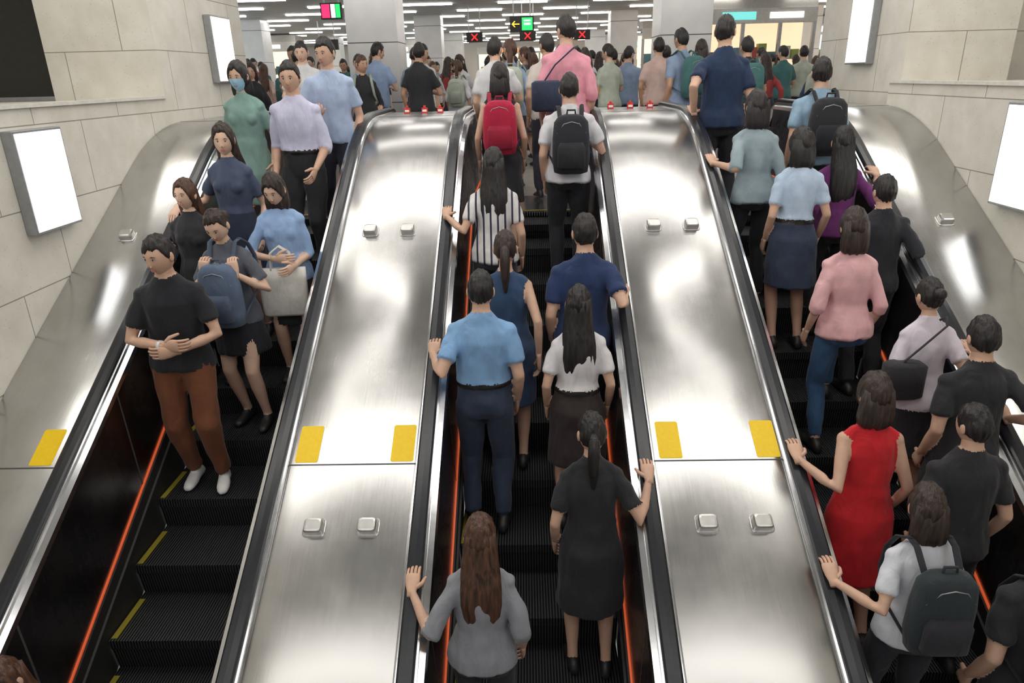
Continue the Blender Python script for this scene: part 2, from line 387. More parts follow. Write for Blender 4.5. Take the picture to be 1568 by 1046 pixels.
E=empty('security_camera',(.35,13,2.75)); m=MB(); m.tube([(0,0,.25),(0,0,.05)],[.015,.015],M_GREY); m.tube([(-.1,0,0),(.12,-.05,-.03)],[.045,.045],basic('white_plastic',(.7,.7,.7),.4)); m.tube([(.3,0,.25),(.3,0,.1)],[.015]*2,M_GREY); m.ell((.3,0,.06),(.08,.08,.07),M_GREY); m.obj('camera_body',idm,E,smooth=True)
def shop(x0,x1,y,zc,facing,warm,name='shopfront'):
    E=empty(name,((x0+x1)/2,y,0)); m=MB(); w=(x1-x0)/2
    em=emis('shop_warm_%d'%warm,[(1,.70,.45),(1,.88,.70),(.8,.95,1)][warm],1.1)
    m.box((-w,.9,0),(w,1.0,2.5),em); m.box((-w,-.03,2.35),(w,.05,2.7),basic('shop_fascia',(.62,.60,.56),.5))
    m.box((-w*.7,-.05,2.44),(-w*.1,-.03,2.62),[emis('shop_sign_0',(.2,.75,.7),1.),emis('shop_sign_1',(1,.35,.12),.9),wm][warm]); m.box((w*.15,-.05,2.46),(w*.75,-.03,2.60),wm)
    m.box((-w,0,2.7),(w,1,2.94),bw); 
    for xx in (-w,-w/3,w/3,w-.08): m.box((xx,-.02,0),(xx+.08,.08,2.35),M_GREY)
    for zz in (.5,1.0,1.5):
        m.box((-w+.1,.55,zz),(w-.1,.85,zz+.03),M_GREY)
        xx=-w+.15
        while xx<w-.3:
            hh=random.uniform(.15,.38); ww=random.uniform(.12,.3); c=random.choice([(.5,.08,.05),(.7,.5,.2),(.1,.25,.3),(.6,.6,.55),(.15,.1,.08),(.3,.4,.1)])
            m.box((xx,.58,zz+.03),(xx+ww,.8,zz+.03+hh),basic('goods_%d%d%d'%tuple(int(q*9) for q in c),c,.5)); xx+=ww+.04
    m.obj('shop_body',idm,E)
shop(4.6,7.4,19.5,0,0,0); shop(9.2,14,19.5,0,0,1); shop(4.2,7.9,27,0,0,1); shop(9.2,14.8,27,0,0,2)
shop(-14.6,-9.0,19,0,0,2); shop(-14,-9,30,0,0,1); shop(-7,-3.6,36,0,0,2); shop(3.8,8,36,0,0,0); shop(-2.5,2.5,41,0,0,1)
# ---------------------------------------------------------------- people
def ik(a,b,l1,l2,pole):
    d=b-a; L=d.length
    if L>(l1+l2)*.985: b=a+d.normalized()*(l1+l2)*.985; d=b-a; L=d.length
    if L<abs(l1-l2)+.02: L=abs(l1-l2)+.02
    u=d.normalized(); c=(l1*l1+L*L-l2*l2)/(2*L); h=math.sqrt(max(l1*l1-c*c,0))
    p=Vector(pole); p=p-u*p.dot(u); p.normalize()
    return a+u*c+p*h, b
def sstep(t): t=max(0,min(1,t)); return t*t*(3-2*t)
hx,hy,hz=.074,.094,.116
def headpos(d):
    x,y,z=d; px,py,pz=x*hx,y*hy,z*hz
    if z<0:
        t=-z; px*=1-.26*t**1.8; py*=(1-.42*t) if y<0 else (1-.06*t)
    if y>0:
        g=lambda x0,z0,sx,sz: math.exp(-((x-x0)/sx)**2-((z-z0)/sz)**2)
        py+=.019*g(0,-.26,.13,.11)+.011*g(0,-.08,.10,.18)-.006*(g(.36,.02,.17,.11)+g(-.36,.02,.17,.11))+.003*g(0,.24,.6,.12)+.004*g(0,-.55,.28,.10)+.006*g(0,-.86,.3,.15)
    return Vector((px,py,pz))
def hairline(x,y,fem=False):
    r=math.hypot(x,y); c=-y/r if r>1e-6 else 1
    pts=[(-1,.60),(-.88,.52),(-.70,.22),(-.5,-.25),(-.2,-.6),(.3,-.7),(1,-.75)] if fem else [(-1,.52),(-.62,.46),(-.42,.20),(-.2,-.10),(.05,-.15),(.5,-.45),(1,-.62)]
    for (a,b),(a2,b2) in zip(pts,pts[1:]):
        if c<=a2: return b+(b2-b)*(c-a)/(a2-a)
    return -.62
def head(P,s,hair,hcol,tone,c,tilt,turn,mask=False,lo=False):
    rot=Matrix.Rotation(turn,3,'Z')@Matrix.Rotation(-tilt,3,'X'); T=lambda p: c+rot@p
    m=MB(); nl,nn=(18,24) if lo else (36,56)
    m.loft([[T(headpos((math.sin(th)*math.cos(2*PI*k/nn),math.sin(th)*math.sin(2*PI*k/nn),math.cos(th)))) for k in range(nn)] for th in [PI*(i+.3)/(nl-.4) for i in range(nl)]],'skin')
    for sg in (-1,1):
        m.ell(T(Vector((sg*.076,-.006,-.006))),(.010,.019,.030),'skin',10,7,rot)
        m.ell(T(Vector((sg*.0275,.0810,.002))),(.0120,.006,.0052),'eye',12,7,rot)
        m.ell(T(Vector((sg*.0275,.0858,.002))),(.0048,.002,.0044),'hair',10,5,rot)
        m.tube([T(Vector((sg*.0155,.0850,.0065))),T(Vector((sg*.0275,.0870,.0085))),T(Vector((sg*.040,.0800,.0045)))],[.0014,.0018,.0012],'hair',n=5)
        m.tube([T(Vector((sg*.015,.0885,.0195))),T(Vector((sg*.028,.0885,.0235))),T(Vector((sg*.043,.0795,.0185)))],[.0022,.0028,.0015],'hair',n=6)
        m.ell(T(Vector((sg*.009,.0985,-.0345))),(.0065,.006,.005),'skin',8,5,rot)
    m.ell(T(Vector((0,.0830,-.0610))),(.020,.005,.0040),'lip',12,6,rot); m.ell(T(Vector((0,.0825,-.0680))),(.017,.005,.0048),'lip',12,6,rot)
    if mask:
        rr=[]
        for th in [PI*.52+PI*.36*i/9 for i in range(10)]:
            rr.append([T(headpos((math.sin(th)*math.cos(a),math.sin(th)*math.sin(a),math.cos(th)))*1.07) for a in [PI*.12+PI*.76*k/12 for k in range(13)]])
        m.loft(rr,'mask',cap=False,closed=False)
    m.obj('head',dict(skin=skinm(tone),eye=basic('eye_white',(.75,.73,.7),.2,0,5,.02,0),hair=hairm(hcol),lip=basic('lips',(.5,.17,.15),.45),mask=cloth((.35,.62,.8),'face_mask')),P,smooth=True,scale=s)
    m=MB(); nl,nn=(20,28) if lo else (42,72); vol={'short':.11,'bob':.18,'long':.15,'bun':.09,'pony':.09}[hair]
    fem=hair in('bob','long'); sd=random.random()*50; rr=[]; part=random.choice((-.3,.25))
    for th in [PI*(i+.3)/(nl-.4) for i in range(nl)]:
        ring=[]
        for k in range(nn):
            a=2*PI*k/nn; d=(math.sin(th)*math.cos(a),math.sin(th)*math.sin(a),math.cos(th))
            jag=.12*noise.noise(Vector((math.cos(a)*3+sd,math.sin(a)*3,3)))+.07*noise.noise(Vector((math.cos(a)*12+sd,math.sin(a)*12,3)))
            sweepx=(d[0]-part)*(.18 if not fem else .0)
            mk=sstep((d[2]+jag+sweepx*max(0,d[1])-hairline(d[0],d[1],fem))/.14+.5)
            if hair in('bob','long') and d[1]<.25: mk=max(mk,sstep((d[2]+.85)/.1)*sstep((.25-d[1])/.2))
            n1=noise.noise(Vector((d[0]*5+sd,d[1]*5,d[2]*2.5)))*.08+noise.noise(Vector((a*9+sd,d[2]*1.5,0)))*.04+noise.noise(Vector((d[0]*14+sd,d[1]*14,d[2]*9)))*.03
            f=.93+mk*(.07+vol*(.75+.4*max(0,d[2]))+n1)
            ring.append(T(headpos(d)*f))
        rr.append(ring)
    m.loft(rr,'h')
    def lock(zs):
        R_=[]
        for z,rx,ry,cy in zs:
            ring=[]
            for k in range(26):
                a=2*PI*k/26; q=1+.14*noise.noise(Vector((a*4+sd,z*4,0)))+.05*math.sin(a*9+sd)
                ring.append(c+Vector((math.cos(a)*rx*q,cy+math.sin(a)*ry*q,z+.02*noise.noise(Vector((a*3+sd,1,1))))))
            R_.append(ring)
        m.loft(R_,'h')
    if hair=='long': lock([(.05,.078,.055,-.035),(-.03,.084,.056,-.043),(-.10,.090,.052,-.056),(-.17,.098,.045,-.084),(-.24,.102,.038,-.108),(-.32,.100,.032,-.118),(-.40,.088,.026,-.120),(-.46,.066,.018,-.118),(-.49,.035,.01,-.116)])
    if hair=='bob': lock([(.05,.078,.055,-.035),(-.04,.089,.060,-.044),(-.10,.093,.062,-.048),(-.145,.088,.055,-.050),(-.16,.07,.04,-.052)])
    if hair=='pony': m.tube([c+Vector(p) for p in ((0,-.09,.03),(0,-.13,.02),(0,-.15,-.06),(0,-.15,-.16),(0,-.14,-.26))],[.02,.03,.034,.03,.012],'h',n=12)
    if hair=='bun': m.ell(c+Vector((0,-.105,.045)),(.042,.038,.040),'h')
    m.obj('hair',dict(h=hairm(hcol)),P,smooth=True,scale=s)
def hand(m,W,d,nrm,thumbdir,curl,skin='skin'):
    d=d.normalized(); nrm=(nrm-d*nrm.dot(d)).normalized(); sd=d.cross(nrm).normalized()
    if sd.dot(thumbdir)<0: sd=-sd
    def ringp(t,w,h): 
        c=W+d*t; return [c+sd*math.cos(a)*w+nrm*math.sin(a)*h for a in [2*PI*k/12 for k in range(12)]]
    m.loft([ringp(-.03,.024,.019),ringp(0,.026,.017),ringp(.03,.036,.016),ringp(.065,.041,.015),ringp(.088,.040,.013),ringp(.094,.034,.008)],skin)
    for off,L,r in ((.030,.070,.0088),(.010,.078,.0090),(-.010,.073,.0086),(-.029,.057,.0076)):
        p=W+d*.086+sd*off; ang=curl*.5; pts=[p-d*.015,p]
        for seg in (.45,.3,.25):
            ca,sa=math.cos(ang),math.sin(ang); q=pts[-1]+(d*ca+nrm*sa)*L*seg; pts.append(q); ang+=curl*.75
        m.tube(pts,[r,r,r*.97,r*.9,r*.72],skin,n=7)
    p=W+d*.022+sd*.026; t1=(d*.65+sd*.75+nrm*.25).normalized(); t2=(d*.9+sd*.3+nrm*.4).normalized()
    m.tube([p,p+t1*.034,p+t1*.034+t2*.028,p+t1*.034+t2*.028+(t2+nrm*.4).normalized()*.022],[.0135,.0115,.0102,.0078],skin,n=8)
def backpack(P,col,s,yb,z0=1.18,front=False,big=1.):
    m=MB(); sgn=1 if front else -1
    c=sgn*(abs(yb)+.075)
    m.rings([(z0-.23,.09*big,.04,c),(z0-.215,.135*big,.065,c),(z0-.12,.15*big,.078,c),(z0+.05,.148*big,.075,c),(z0+.17,.135*big,.068,c),(z0+.215,.10*big,.05,c),(z0+.23,.05,.03,c)],'b',n=28,pw=3.2)
    m.rings([(z0-.18,.09,.02,c+sgn*.075),(z0-.165,.11,.04,c+sgn*.078),(z0-.02,.11,.042,c+sgn*.078),(z0+.02,.09,.02,c+sgn*.072)],'b2',n=24,pw=4)
    m.tube([(-.035,c,z0+.22),(-.03,c,z0+.26),(.03,c,z0+.26),(.035,c,z0+.22)],[.008]*4,'b2',n=6)
    m.tube([(-.115,c+sgn*.055,z0+.09),(-.06,c+sgn*.066,z0+.16),(0,c+sgn*.068,z0+.175),(.06,c+sgn*.066,z0+.16),(.115,c+sgn*.055,z0+.09)],[.004]*5,'z',n=5)
    for q in (-1,1):
        m.tube([(q*.085,c-sgn*.05,z0+.19),(q*.092,-sgn*-.06,1.455),(q*.096,0,1.466)],[.018]*3,'b2',n=8,flat=.35)
        m.tube([(q*.096,0,1.466),(q*.108,-sgn*.085,1.415),(q*.122,-sgn*.132,1.32),(q*.14,-sgn*.125,1.20),(q*.172,-sgn*.03,1.10),(q*.13,c-sgn*.03,z0-.17)],[.018,.018,.018,.016,.010,.010],'b2',n=8,flat=.4,up=(0,-sgn,.2))
    m.obj('backpack',dict(b=cloth(col),b2=cloth([x*.7 for x in col]),z=M_GREY),P,smooth=True,scale=s)
def person(name,x,y,z,H,yaw=0.,sex='m',top=(.5,.5,.5),sleeve='short',bottom='trousers',bcol=(.02,.02,.03),hair='short',hcol='black',
           aL='down',aR='down',legs='stand',lean=.04,bag=None,bagcol=(.02,.02,.025),tone=0,shoe=(.02,.02,.02),vox=.0105,tilt=.05,turn=0.,stripes=None,mask=False,tuck=False,lo=False,extra=None,cloakname=None,sway=None):
    s=H/1.72; P=empty(name,(x,y,z),yaw); seed=random.random()*100
    if bottom=='dress': tuck=True
    if sway is None: sway=random.uniform(-.022,.022)
    if turn==0: turn=random.uniform(-.3,.3)
    if tilt==.05: tilt=random.uniform(.0,.3)
    cy_,sy_=math.cos(-yaw),math.sin(-yaw)
    def loc(w): dx,dy,dz=w[0]-x,w[1]-y,w[2]-z; return Vector((dx*cy_-dy*sy_,dx*sy_+dy*cy_,dz))/s
    f=sex=='f'; m=MB(); V=Vector
    def sh(p):
        t=max(0,p.z-.92)/.5; h=max(0,min(1,(p.z-.5)/.42))
        return V((p.x+sway*h*(1-.9*min(1,t)),p.y+lean*t,p.z+p.x*sway*2.2*(1-2*min(1,t))*(1 if p.z>.8 else 0)))
    if legs=='stand': FL,FR=V((-.10,-.02+sway,.09)),V((.10,-.06-sway,.09))
    elif legs=='step': FL,FR=V((-.10,.34/s,.09+.231/s)),V((.10,-.06,.09))
    elif legs=='stepr': FR,FL=V((.10,.34/s,.09+.231/s)),V((-.10,-.06,.09))
    elif legs=='walk': FL,FR=V((-.09,.22,.09)),V((.09,-.26,.13))
    else: FL,FR=V((-.09,-.26,.13)),V((.09,.22,.09))
    drop=-.02 if legs in('walk','walkr') else (0.0)
    legm='skin' if bottom in('skirt','shorts','dress','mini') else 'bot'
    for q,F in ((-1,FL),(1,FR)):
        hip=V((q*.088+sway,0,.90+drop)); K,A=ik(hip,F,.43,.41,(q*.08,1,0))
        if legm=='skin': m.tube([hip,hip.lerp(K,.5),K,K.lerp(A,.35),K.lerp(A,.8),A],[.082,.07,.052,.052,.036,.034],'skin',14)
        else:
            k_=.88 if f else 1.; m.tube([hip,hip.lerp(K,.5),K,K.lerp(A,.4),A.lerp(K,.06)],[.094*k_,.086*k_,.068*k_,.064*k_,.054*k_],'bot',14,round_=False)
            m.tube([K.lerp(A,.7),A],[.034,.032],'skin' if f else 'bot',10)
        rs=[]; ta=-q*.12
        for yy,rx,h in ((-.078,.022,.024),(-.062,.032,.038),(-.02,.036,.052),(.03,.038,.048),(.08,.044,.034),(.13,.043,.028),(.165,.034,.022),(.18,.018,.015)):
            ring=[]
            for k in range(14):
                a=2*PI*k/14; px=math.cos(a)*rx; pz=h+math.sin(a)*h; py=yy
                ring.append(V((F.x+px*math.cos(ta)-py*math.sin(ta),F.y+px*math.sin(ta)+py*math.cos(ta),F.z-.09+pz)))
            rs.append(ring)
        m.loft(rs,'shoe'); m.tube([V((F.x,F.y-.01,F.z-.05)),V((F.x,F.y-.005,F.z-.01))],[.04,.038],'shoe',12)
    wt=[(1.035,.160 if not f else .142,.113 if not f else .106,0)] if tuck else []
    if not f: m.rings([(.80+drop,.11,.08,0),(.86,.165,.112,-.005),(.93,.17,.118,-.008),(.985,.160,.110,0)]+wt,'bot',off=sh)
    else: m.rings([(.80+drop,.11,.08,0),(.86,.168,.116,-.008),(.93,.168,.118,-.010),(.985,.148,.106,0)]+wt,'bot',off=sh)
    for q in (-1,1): m.ell((q*.072+sway,-.045,.88),(.078,.07,.08),'bot')
    if bottom in ('skirt','dress','mini'):
        hem={'skirt':.52,'dress':.50,'mini':.62}[bottom]
        mid=(FL+FR)/2; yo=mid.y*.35
        m.rings([(hem,.20,.165,yo),(hem+.10,.195,.155,yo*.7),(.78,.186,.142,0),(.90,.178,.13,-.008),(.985,.152,.112,0)]+wt,'bot',n=30,off=sh)
    if not f: T=[(1.10,.158,.112,0),(1.22,.168,.118,0),(1.30,.174,.119,-.004),(1.355,.160,.104,-.008),(1.405,.118,.082,-.010),(1.452,.074,.066,-.012)]
    else: T=[(1.09,.132,.100,0),(1.20,.144,.108,0),(1.28,.148,.112,0),(1.34,.138,.096,-.006),(1.392,.100,.074,-.010),(1.442,.064,.058,-.012)]
    if tuck: T=[(1.0,(.150 if not f else .130),.103,0),(1.045,(.166 if not f else .143),.116 if not f else .107,0)]+T
    else: T=[(.868,.188,.140,-.010),(.88,.189,.141,-.010),(.95,.183 if not f else .178,.132,-.008),(1.02,.168 if not f else .153,.118,0)]+T
    m.rings(T,'top',off=sh)
    if f:
        for q in (-1,1): m.ell(sh(V((q*.066,.066,1.245))),(.056,.052,.056),'top')
    if tuck and bottom!='dress': m.rings([(1.02,.167 if not f else .149,.120 if not f else .112,0),(1.047,.167 if not f else .149,.120 if not f else .112,0)],'belt',off=sh)
    nb=sh(V((0,-.015,1.42))); hc=V((nb.x,nb.y+.02+.09*tilt,1.594-.03*tilt))
    m.tube([nb,nb.lerp(hc,.5),hc+V((0,-.01,-.03))],[.060,.054,.051] if not f else [.050,.044,.043],'skin',14)
    if sleeve!='none': m.tube([sh(V((0,-.012,1.435))),sh(V((0,-.008,1.466)))],[.068 if not f else .056,.063 if not f else .051],'top',14,round_=False)
    hm=MB(); sw=.162 if not f else .138
    for q,spec in ((-1,aL),(1,aR)):
        shd=sh(V((q*sw,-.008,1.350 if not f else 1.342))); pole=(q*.35,-1,-.2); nrm=V((-q,0.,0)); hd=None; curl=.55; td=V((0,1,0))
        if spec=='down': tgt=V((q*.205,.04+lean,.86))
        elif spec=='swingf': tgt=V((q*.19,.22,.91))
        elif spec=='swingb': tgt=V((q*.22,-.14,.88))
        elif spec=='phone': tgt=V((q*.09,.26,1.10)); pole=(q*.9,-.6,-.6); hd=V((-q*.45,.7,.35)); nrm=V((0,-.3,1)); td=V((0,-.5,1)); curl=.9
        elif spec=='cross': tgt=V((q*.03,.22,1.06+.02*q)); pole=(q*1,-.3,-.5); hd=V((-q*.9,.25,0)); nrm=V((0,-1,0)); td=V((0,0,1)); curl=.6
        elif spec=='strap': tgt=V((q*.12,.17,1.25)); pole=(q*.8,-.5,-1); hd=V((-q*.2,-.1,1)); nrm=V((0,-1,0)); td=V((-q,0,0)); curl=1.2
        elif isinstance(spec,tuple) and spec[0]=='rail':
            wy=spec[2]; tgt=loc((spec[1],wy,zh(wy)+.03))
            wd=V((0,1,S)) if abs(yaw)<1.5 else V((0,-1,-S)); hd=V((wd.x*cy_-wd.y*sy_,wd.x*sy_+wd.y*cy_,wd.z)); nrm=V((0,0,-1)); td=V((-q,0,0)); curl=.5; tgt=tgt-hd.normalized()*.05
            pole=(q*.45,-.7,-1)
        else: tgt=V(spec)
        E_,W=ik(shd,tgt,.285,.255,pole)
        if hd is None: hd=(W-E_)
        ub=.88 if f else 1.
        full=[(shd,.046),(shd.lerp(E_,.45),.043),(E_,.037),(E_.lerp(W,.35),.036),(W,.0245)]
        if sleeve=='short': full[0]=(shd.lerp(E_,.42),.040); full[1]=(shd.lerp(E_,.6),.042)
        if sleeve=='elbow': full=[(E_,.034),(E_.lerp(W,.35),.036),(W,.0245)]
        if sleeve=='long': full=[(E_.lerp(W,.5),.030),(W,.0245)]
        m.tube([a for a,_ in full],[b*ub for _,b in full],'skin',12)
        sm_='skin' if sleeve=='none' else 'top'
        m.ell(shd,(.049*ub,.054*ub,.050*ub),sm_)
        m.tube([sh(V((q*.03,-.012,1.412))),sh(V((q*.09,-.010,1.385))),shd],[.042*ub,.044*ub,.046*ub],'top',12)
        st=shd+V((-q*.02,0,.0))
        if sleeve=='short': m.tube([st,shd.lerp(E_,.3),shd.lerp(E_,.68)],[.052*ub,.055*ub,.059*ub],'top',14,round_=False)
        if sleeve=='elbow': m.tube([st,shd.lerp(E_,.5),E_,E_.lerp(W,.15)],[.052*ub,.055*ub,.053*ub,.053*ub],'top',14,round_=False)
        if sleeve=='long': m.tube([st,shd.lerp(E_,.5),E_,E_.lerp(W,.5),E_.lerp(W,.93)],[.052*ub,.053*ub,.049*ub,.043*ub,.037*ub],'top',14,round_=False)
        hand(hm,W,hd,nrm,td,curl)
        if extra=='watch' and q==1: hm.tube([W-(W-E_).normalized()*.035,W-(W-E_).normalized()*.012],[.030,.030],'watch',12,round_=False)
    mats=dict(skin=skinm(tone),top=cloth(top,cloakname,stripes),bot=cloth(bcol),shoe=basic('shoe_%d_%d'%(shoe[0]*99,shoe[2]*99),shoe,.45),belt=basic('belt_black',(.015,.012,.012),.4),watch=basic('white_watch',(.75,.75,.75),.3))
    raw=m.obj('tmp',mats,None); src=raw.data
    srcb=BVHTree.FromPolygons([v.co for v in src.vertices],[p.vertices[:] for p in src.polygons])
    rm_=raw.modifiers.new('r','REMESH'); rm_.mode='VOXEL'; rm_.voxel_size=vox
    dg=bpy.context.evaluated_depsgraph_get(); me=bpy.data.meshes.new_from_object(raw.evaluated_get(dg))
    me.name='body'; me.materials.clear()
    for mt in src.materials: me.materials.append(mt)
    order=[k for k in dict.fromkeys(m.m)]
    smi=[p.material_index for p in src.polygons]; fi=[]
    for p in me.polygons:
        r=srcb.find_nearest(p.center); fi.append(smi[r[2]] if r[2] is not None else 0)
    me.polygons.foreach_set('material_index',fi); me.polygons.foreach_set('use_smooth',[True]*len(fi))
    bm=bmesh.new(); bm.from_mesh(me)
    for _ in range(3): bmesh.ops.smooth_vert(bm,verts=bm.verts,factor=.5,use_axis_x=True,use_axis_y=True,use_axis_z=True)
    bm.normal_update(); cl={i for i,k in enumerate(order) if k in('top','bot')}
    for v in bm.verts:
        if v.link_faces and v.link_faces[0].material_index in cl:
            c=v.co; a=noise.noise(V((c.x*9+seed,c.y*9,c.z*5)))*.012+noise.noise(V((c.x*22+seed,c.y*22,c.z*10)))*.006
            v.co=c+v.normal*(a+.002)
        v.co*=s
    bm.to_mesh(me); bm.free()
    bpy.data.objects.remove(raw); bpy.data.meshes.remove(src)
    ob=bpy.data.objects.new('body',me); COL.objects.link(ob); ob.parent=P
    hm.obj('hands',mats,P,smooth=True,scale=s)
    head(P,s,hair,hcol,tone,hc,tilt,turn,mask,lo)
    if bag=='backpack': backpack(P,bagcol,s,.118-0.0)
    if bag=='frontpack': backpack(P,bagcol,s,.118,1.10,True)
    if bag=='tote':
        b=MB(); b.rings([(.62,.16,.03,.20),(.64,.18,.045,.20),(.9,.18,.035,.19),(1.0,.18,.02,.185)],'t',n=24,pw=5)
        for yy in (.175,.205): b.tube([(-.08,yy,.99),(-.07,yy,1.12),(0,yy,1.17),(.07,yy,1.12),(.08,yy,.99)],[.008]*5,'t',n=6)
        b.obj('tote_bag',dict(t=cloth(bagcol)),P,smooth=True,scale=s)
    if bag=='sling':
        b=MB(); b.rings([(.95,.10,.05,.0),(.97,.13,.07,0),(1.18,.13,.07,0),(1.2,.10,.05,0)],'t',n=24,pw=4,off=lambda p:V((p.x-.17,p.y-.10,p.z)))
        b.tube([(-.2,-.1,1.18),(-.1,-.135,1.32),(.05,-.10,1.445),(.09,0,1.462),(.06,.12,1.38),(-.1,.14,1.2),(-.2,.02,1.12)],[.014]*7,'t',n=8,flat=.4)
        b.obj('shoulder_bag',dict(t=cloth(bagcol)),P,smooth=True,scale=s)
    return P
XL=[-2.674,-.593,1.479]; XR=[-1.434,.646,2.719]
# left escalator (descending, facing camera)
person('man_in_black_polo',-2.26,4.25,-1.37,1.80,PI+.15,'m',(.012,.014,.020),'short','trousers',(.17,.055,.02),aL='cross',aR='cross',shoe=(.8,.8,.8),tilt=.15,turn=-.45,extra='watch',lean=.05,sway=.02)
person('woman_in_black_top',-2.42,5.05,-.91,1.56,PI,'f',(.02,.02,.025),'short','trousers',(.02,.02,.02),'long','brown',turn=-.2,aR=('rail',XL[0],4.93),tone=1)
person('woman_with_denim_pack',-2.06,4.72,-1.14,1.66,PI-.1,'f',(.10,.11,.14),'short','mini',(.015,.015,.02),'bun','dark',bag='frontpack',bagcol=(.10,.14,.22),aL='strap',aR='strap',tilt=.5,tone=1)
person('woman_in_blue_shirt',-1.78,5.05,-.91,1.60,PI+.1,'f',(.30,.45,.72),'elbow','skirt',(.015,.018,.03),'bob','dark',bag='tote',bagcol=(.7,.68,.64),aL=(-.10,.24,1.02),aR='cross',tilt=.4,legs='stand',tone=1)
person('woman_in_sailor_dress',-2.25,5.45,-.68,1.68,PI,'f',(.06,.08,.14),'short','dress',(.02,.03,.06),'long','dark',turn=.2,aR=('rail',XL[0],5.30),tone=1)
person('woman_in_face_mask',-2.37,6.25,-.22,1.66,PI,'f',(.22,.36,.32),'short','dress',(.22,.36,.32),'bob','black',mask=True,aR='down',aL='down')
person('man_in_white_shirt',-1.86,6.0,-.33,1.76,PI-.1,'m',(.60,.60,.78),'elbow','trousers',(.012,.014,.025),tuck=True,aL='swingf')
person('man_in_light_blue_shirt',-1.68,6.46,-.12,1.74,PI,'m',(.42,.52,.72),'short','trousers',(.03,.03,.05),aR='phone')
person('woman_looking_down',-2.22,2.27,-2.53,1.62,PI,'f',(.05,.04,.05),'short','trousers',(.02,.02,.02),'long','brown',tilt=.4)
# middle escalator
person('woman_in_grey_top',-.24,2.71,-2.24,1.60,0,'f',(.27,.28,.31),'elbow','trousers',(.02,.02,.025),'long','brown',aL=('rail',XL[1],2.83))
person('man_in_blue_shirt',-.28,3.99,-1.54,1.74,0,'m',(.22,.40,.66),'short','trousers',(.03,.045,.085),aL=('rail',XL[1],4.12),tuck=True)
person('woman_in_denim_dress',-.14,4.42,-1.31,1.66,0,'f',(.03,.07,.15),'none','dress',(.03,.06,.13),'pony','dark',aL='down',aR='swingb')
person('woman_in_striped_blouse',-.23,5.15,-.85,1.65,0,'f',(.72,.70,.70),'short','trousers',(.05,.05,.07),'long','black',aL=('rail',XL[1],5.25),stripes=((.03,.03,.06),6.0),cloakname='striped_blouse_cloth')
person('woman_with_red_backpack',-.20,6.15,-.22,1.60,0,'f',(.02,.02,.03),'none','dress',(.02,.02,.03),'bob','black',bag='backpack',bagcol=(.45,.01,.05),aL='down')
person('man_in_pink_shirt',.38,6.72,-.03,1.80,0,'m',(.75,.32,.40),'elbow','trousers',(.05,.05,.08),bag='sling',bagcol=(.03,.04,.08),turn=.5)
person('man_with_black_backpack',.36,5.85,-.39,1.68,0,'m',(.72,.72,.76),'short','trousers',(.015,.015,.02),bag='backpack',bagcol=(.02,.022,.03),aR='strap')
person('man_in_navy_tshirt',.38,4.42,-1.31,1.76,0,'m',(.015,.035,.11),'short','trousers',(.015,.015,.02),bag=None,aR=('rail',XR[1],4.52))
person('woman_in_white_blouse',.31,4.00,-1.54,1.63,0,'f',(.74,.72,.74),'short','skirt',(.03,.02,.02),'long','black',tuck=True)
person('woman_in_black_dress',.33,3.23,-2.01,1.64,0,'f',(.012,.014,.022),'short','dress',(.012,.014,.022),'pony','black',aR=('rail',XR[1],3.35),aL='down')
# right escalator
person('man_in_navy_tshirt',1.72,6.48,-.12,1.84,0,'m',(.012,.03,.08),'short','trousers',(.02,.02,.03),aL=('rail',XL[2],6.5),turn=-.4)
person('woman_in_grey_blouse',1.79,5.66,-.55,1.68,0,'f',(.30,.38,.42),'elbow','trousers',(.012,.012,.016),'bob','black',aL=('rail',XL[2],5.75))
person('woman_in_pale_blue_shirt',2.02,5.25,-.78,1.66,0,'f',(.48,.60,.76),'short','skirt',(.03,.05,.09),'bob','black',aL='down',tuck=True)
person('man_with_black_backpack',2.42,6.08,-.32,1.68,0,'m',(.28,.42,.56),'short','trousers',(.02,.02,.03),bag='backpack',bagcol=(.015,.02,.025))
person('woman_in_purple_top',2.42,5.52,-.78,1.64,0,'f',(.13,.02,.13),'elbow','trousers',(.02,.02,.03),'long','black',aR=('rail',XR[2]-.02,5.58))
person('woman_in_pink_blouse',2.10,4.45,-1.24,1.68,0,'f',(.76,.44,.46),'elbow','trousers',(.03,.09,.20),'bob','dark',aL='down',legs='stepr')
person('man_in_black_jacket',2.47,4.86,-1.01,1.60,0,'m',(.015,.015,.02),'long','trousers',(.02,.02,.03),aR=('rail',XR[2],4.95))
person('woman_in_white_shirt',2.40,3.98,-1.47,1.58,0,'f',(.72,.66,.74),'short','skirt',(.02,.02,.03),'bun','black',bag='sling',bagcol=(.02,.02,.03),aR=('rail',XR[2],4.06))
person('woman_in_red_dress',1.84,3.36,-1.93,1.70,0,'f',(.60,.012,.02),'none','dress',(.60,.012,.02),'bob','dark',aL=('rail',XL[2],3.45),tuck=False)
person('man_in_black_shirt',2.50,3.58,-1.70,1.70,0,'m',(.02,.02,.025),'short','trousers',(.02,.02,.03),aR=('rail',XR[2],3.66))
person('man_in_dark_tshirt',2.25,3.14,-1.93,1.62,0,'m',(.012,.015,.022),'short','trousers',(.02,.02,.03),aR='down')
person('woman_in_white_shirt',1.86,2.76,-2.16,1.62,0,'f',(.70,.72,.78),'short','trousers',(.03,.03,.04),'bob','dark',aL=('rail',XL[2],2.86),bag='backpack',bagcol=(.02,.03,.035))
person('man_in_dark_tshirt',2.33,2.56,-2.39,1.80,0,'m',(.015,.02,.03),'short','trousers',(.02,.02,.03),bag='backpack',bagcol=(.02,.02,.025))
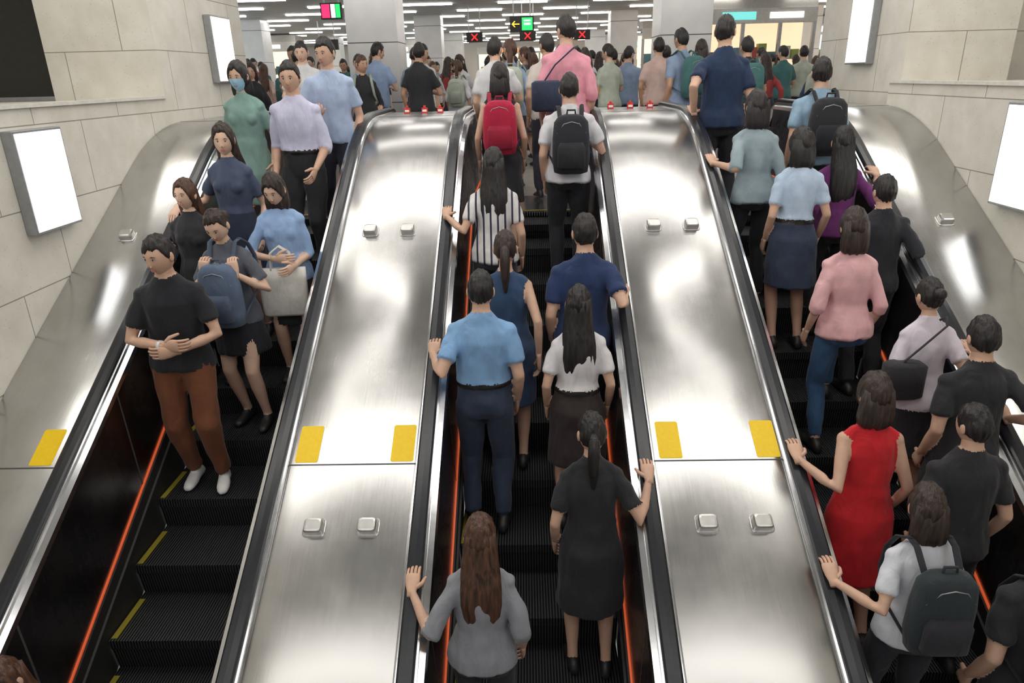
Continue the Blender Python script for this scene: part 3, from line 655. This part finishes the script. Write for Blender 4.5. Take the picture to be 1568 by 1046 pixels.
# ---- concourse crowd
cols=[(.70,.70,.74),(.02,.02,.03),(.30,.40,.60),(.10,.12,.20),(.6,.55,.5),(.35,.05,.05),(.45,.5,.42),(.05,.15,.15),(.62,.45,.4),(.03,.05,.12)]
base=[]
for i in range(9):
    f=i%2
    o=person('commuter_woman' if f else 'commuter_man',0,0,0,1.60 if f else 1.70,0,'f' if f else 'm',cols[i],['short','elbow','short','long'][i%4],['trousers','skirt','trousers','dress'][i%4],(.03,.03,.05),['short','long','short','bob','short','pony','short','long','short'][i],['black','brown','black','dark'][i%4],aL='down' if i%3 else 'swingf',aR='swingb' if i%2 else 'phone',legs=['walk','walkr','stand'][i%3],vox=.017,lo=True,bag='backpack' if i in(2,5) else None,bagcol=cols[(i*3+1)%10],turn=random.uniform(-.6,.6),tone=[0,1,2][i%3])
    base.append((o,list(o.children)))
def okspot(x,y):
    for cx_,cy2 in ((-2.38,12.4),(2.55,12.4)):
        if abs(x-cx_)<.8 and abs(y-cy2)<.8: return False
    return all((x-a)**2+(y-b)**2>.55**2 for a,b in spots)
spots=[(-.28,7.5),(.25,7.75),(-.15,8.6),(-2.6,8.9),(-2.0,9.3),(-2.95,9.75),(-1.35,9.6),(1.9,9.0),(2.6,8.8),(2.3,9.8)]
for k in range(700):
    y2=10.0+9*(random.random()**1.3); w_=2.9+(y2-8)*.42; xx=random.uniform(-w_,w_+.2)
    if okspot(xx,y2) and len(spots)<112: spots.append((xx,y2))
used=set()
tops=cols+[(.70,.70,.74),(.02,.02,.03),(.66,.66,.68),(.25,.33,.48)]
for (xx,y2) in spots:
    i=random.randrange(9); o,ch=base[i]; yw=(PI if (xx<-1 and random.random()<.6) else 0)+random.uniform(-.6,.6); sc=random.uniform(.92,1.05)
    if y2<8.8: yw*=.3 if abs(yw)<1 else 1
    if i not in used: e=o; used.add(i); kids=ch
    else:
        e=empty(o.name.split('.')[0]); kids=[]
        for c in ch:
            q=bpy.data.objects.new(c.name.split('.')[0],c.data); COL.objects.link(q); q.parent=e; kids.append(q)
    e.location=(xx,y2,0); e.rotation_euler=(0,0,yw); e.scale=(sc,sc,sc)
    if y2<8: e.location.z=.01
    nc=cloth(random.choice(tops))
    for q in kids:
        if q.name.startswith('body'):
            for sl in q.material_slots:
                if sl.material and sl.material==cloth(cols[i]): sl.link='OBJECT'; sl.material=nc
# ---------------------------------------------------------------- world / camera
w=bpy.data.worlds.new('World'); SC.world=w; w.use_nodes=True
w.node_tree.nodes['Background'].inputs[0].default_value=(.88,.87,.88,1); w.node_tree.nodes['Background'].inputs[1].default_value=.35
cd=bpy.data.cameras.new('camera'); cam=bpy.data.objects.new('camera',cd); COL.objects.link(cam); SC.camera=cam
cd.sensor_width=36; cd.lens=1073.64*36/1568; cd.clip_start=.05; cd.clip_end=200
cam.location=(0,0,1.28)
Mc=Matrix.Rotation(math.radians(1.387),4,'Z')@Matrix.Rotation(math.radians(90-20.813),4,'X')@Matrix.Rotation(math.radians(-1.399),4,'Z')
cam.rotation_euler=Mc.to_euler()
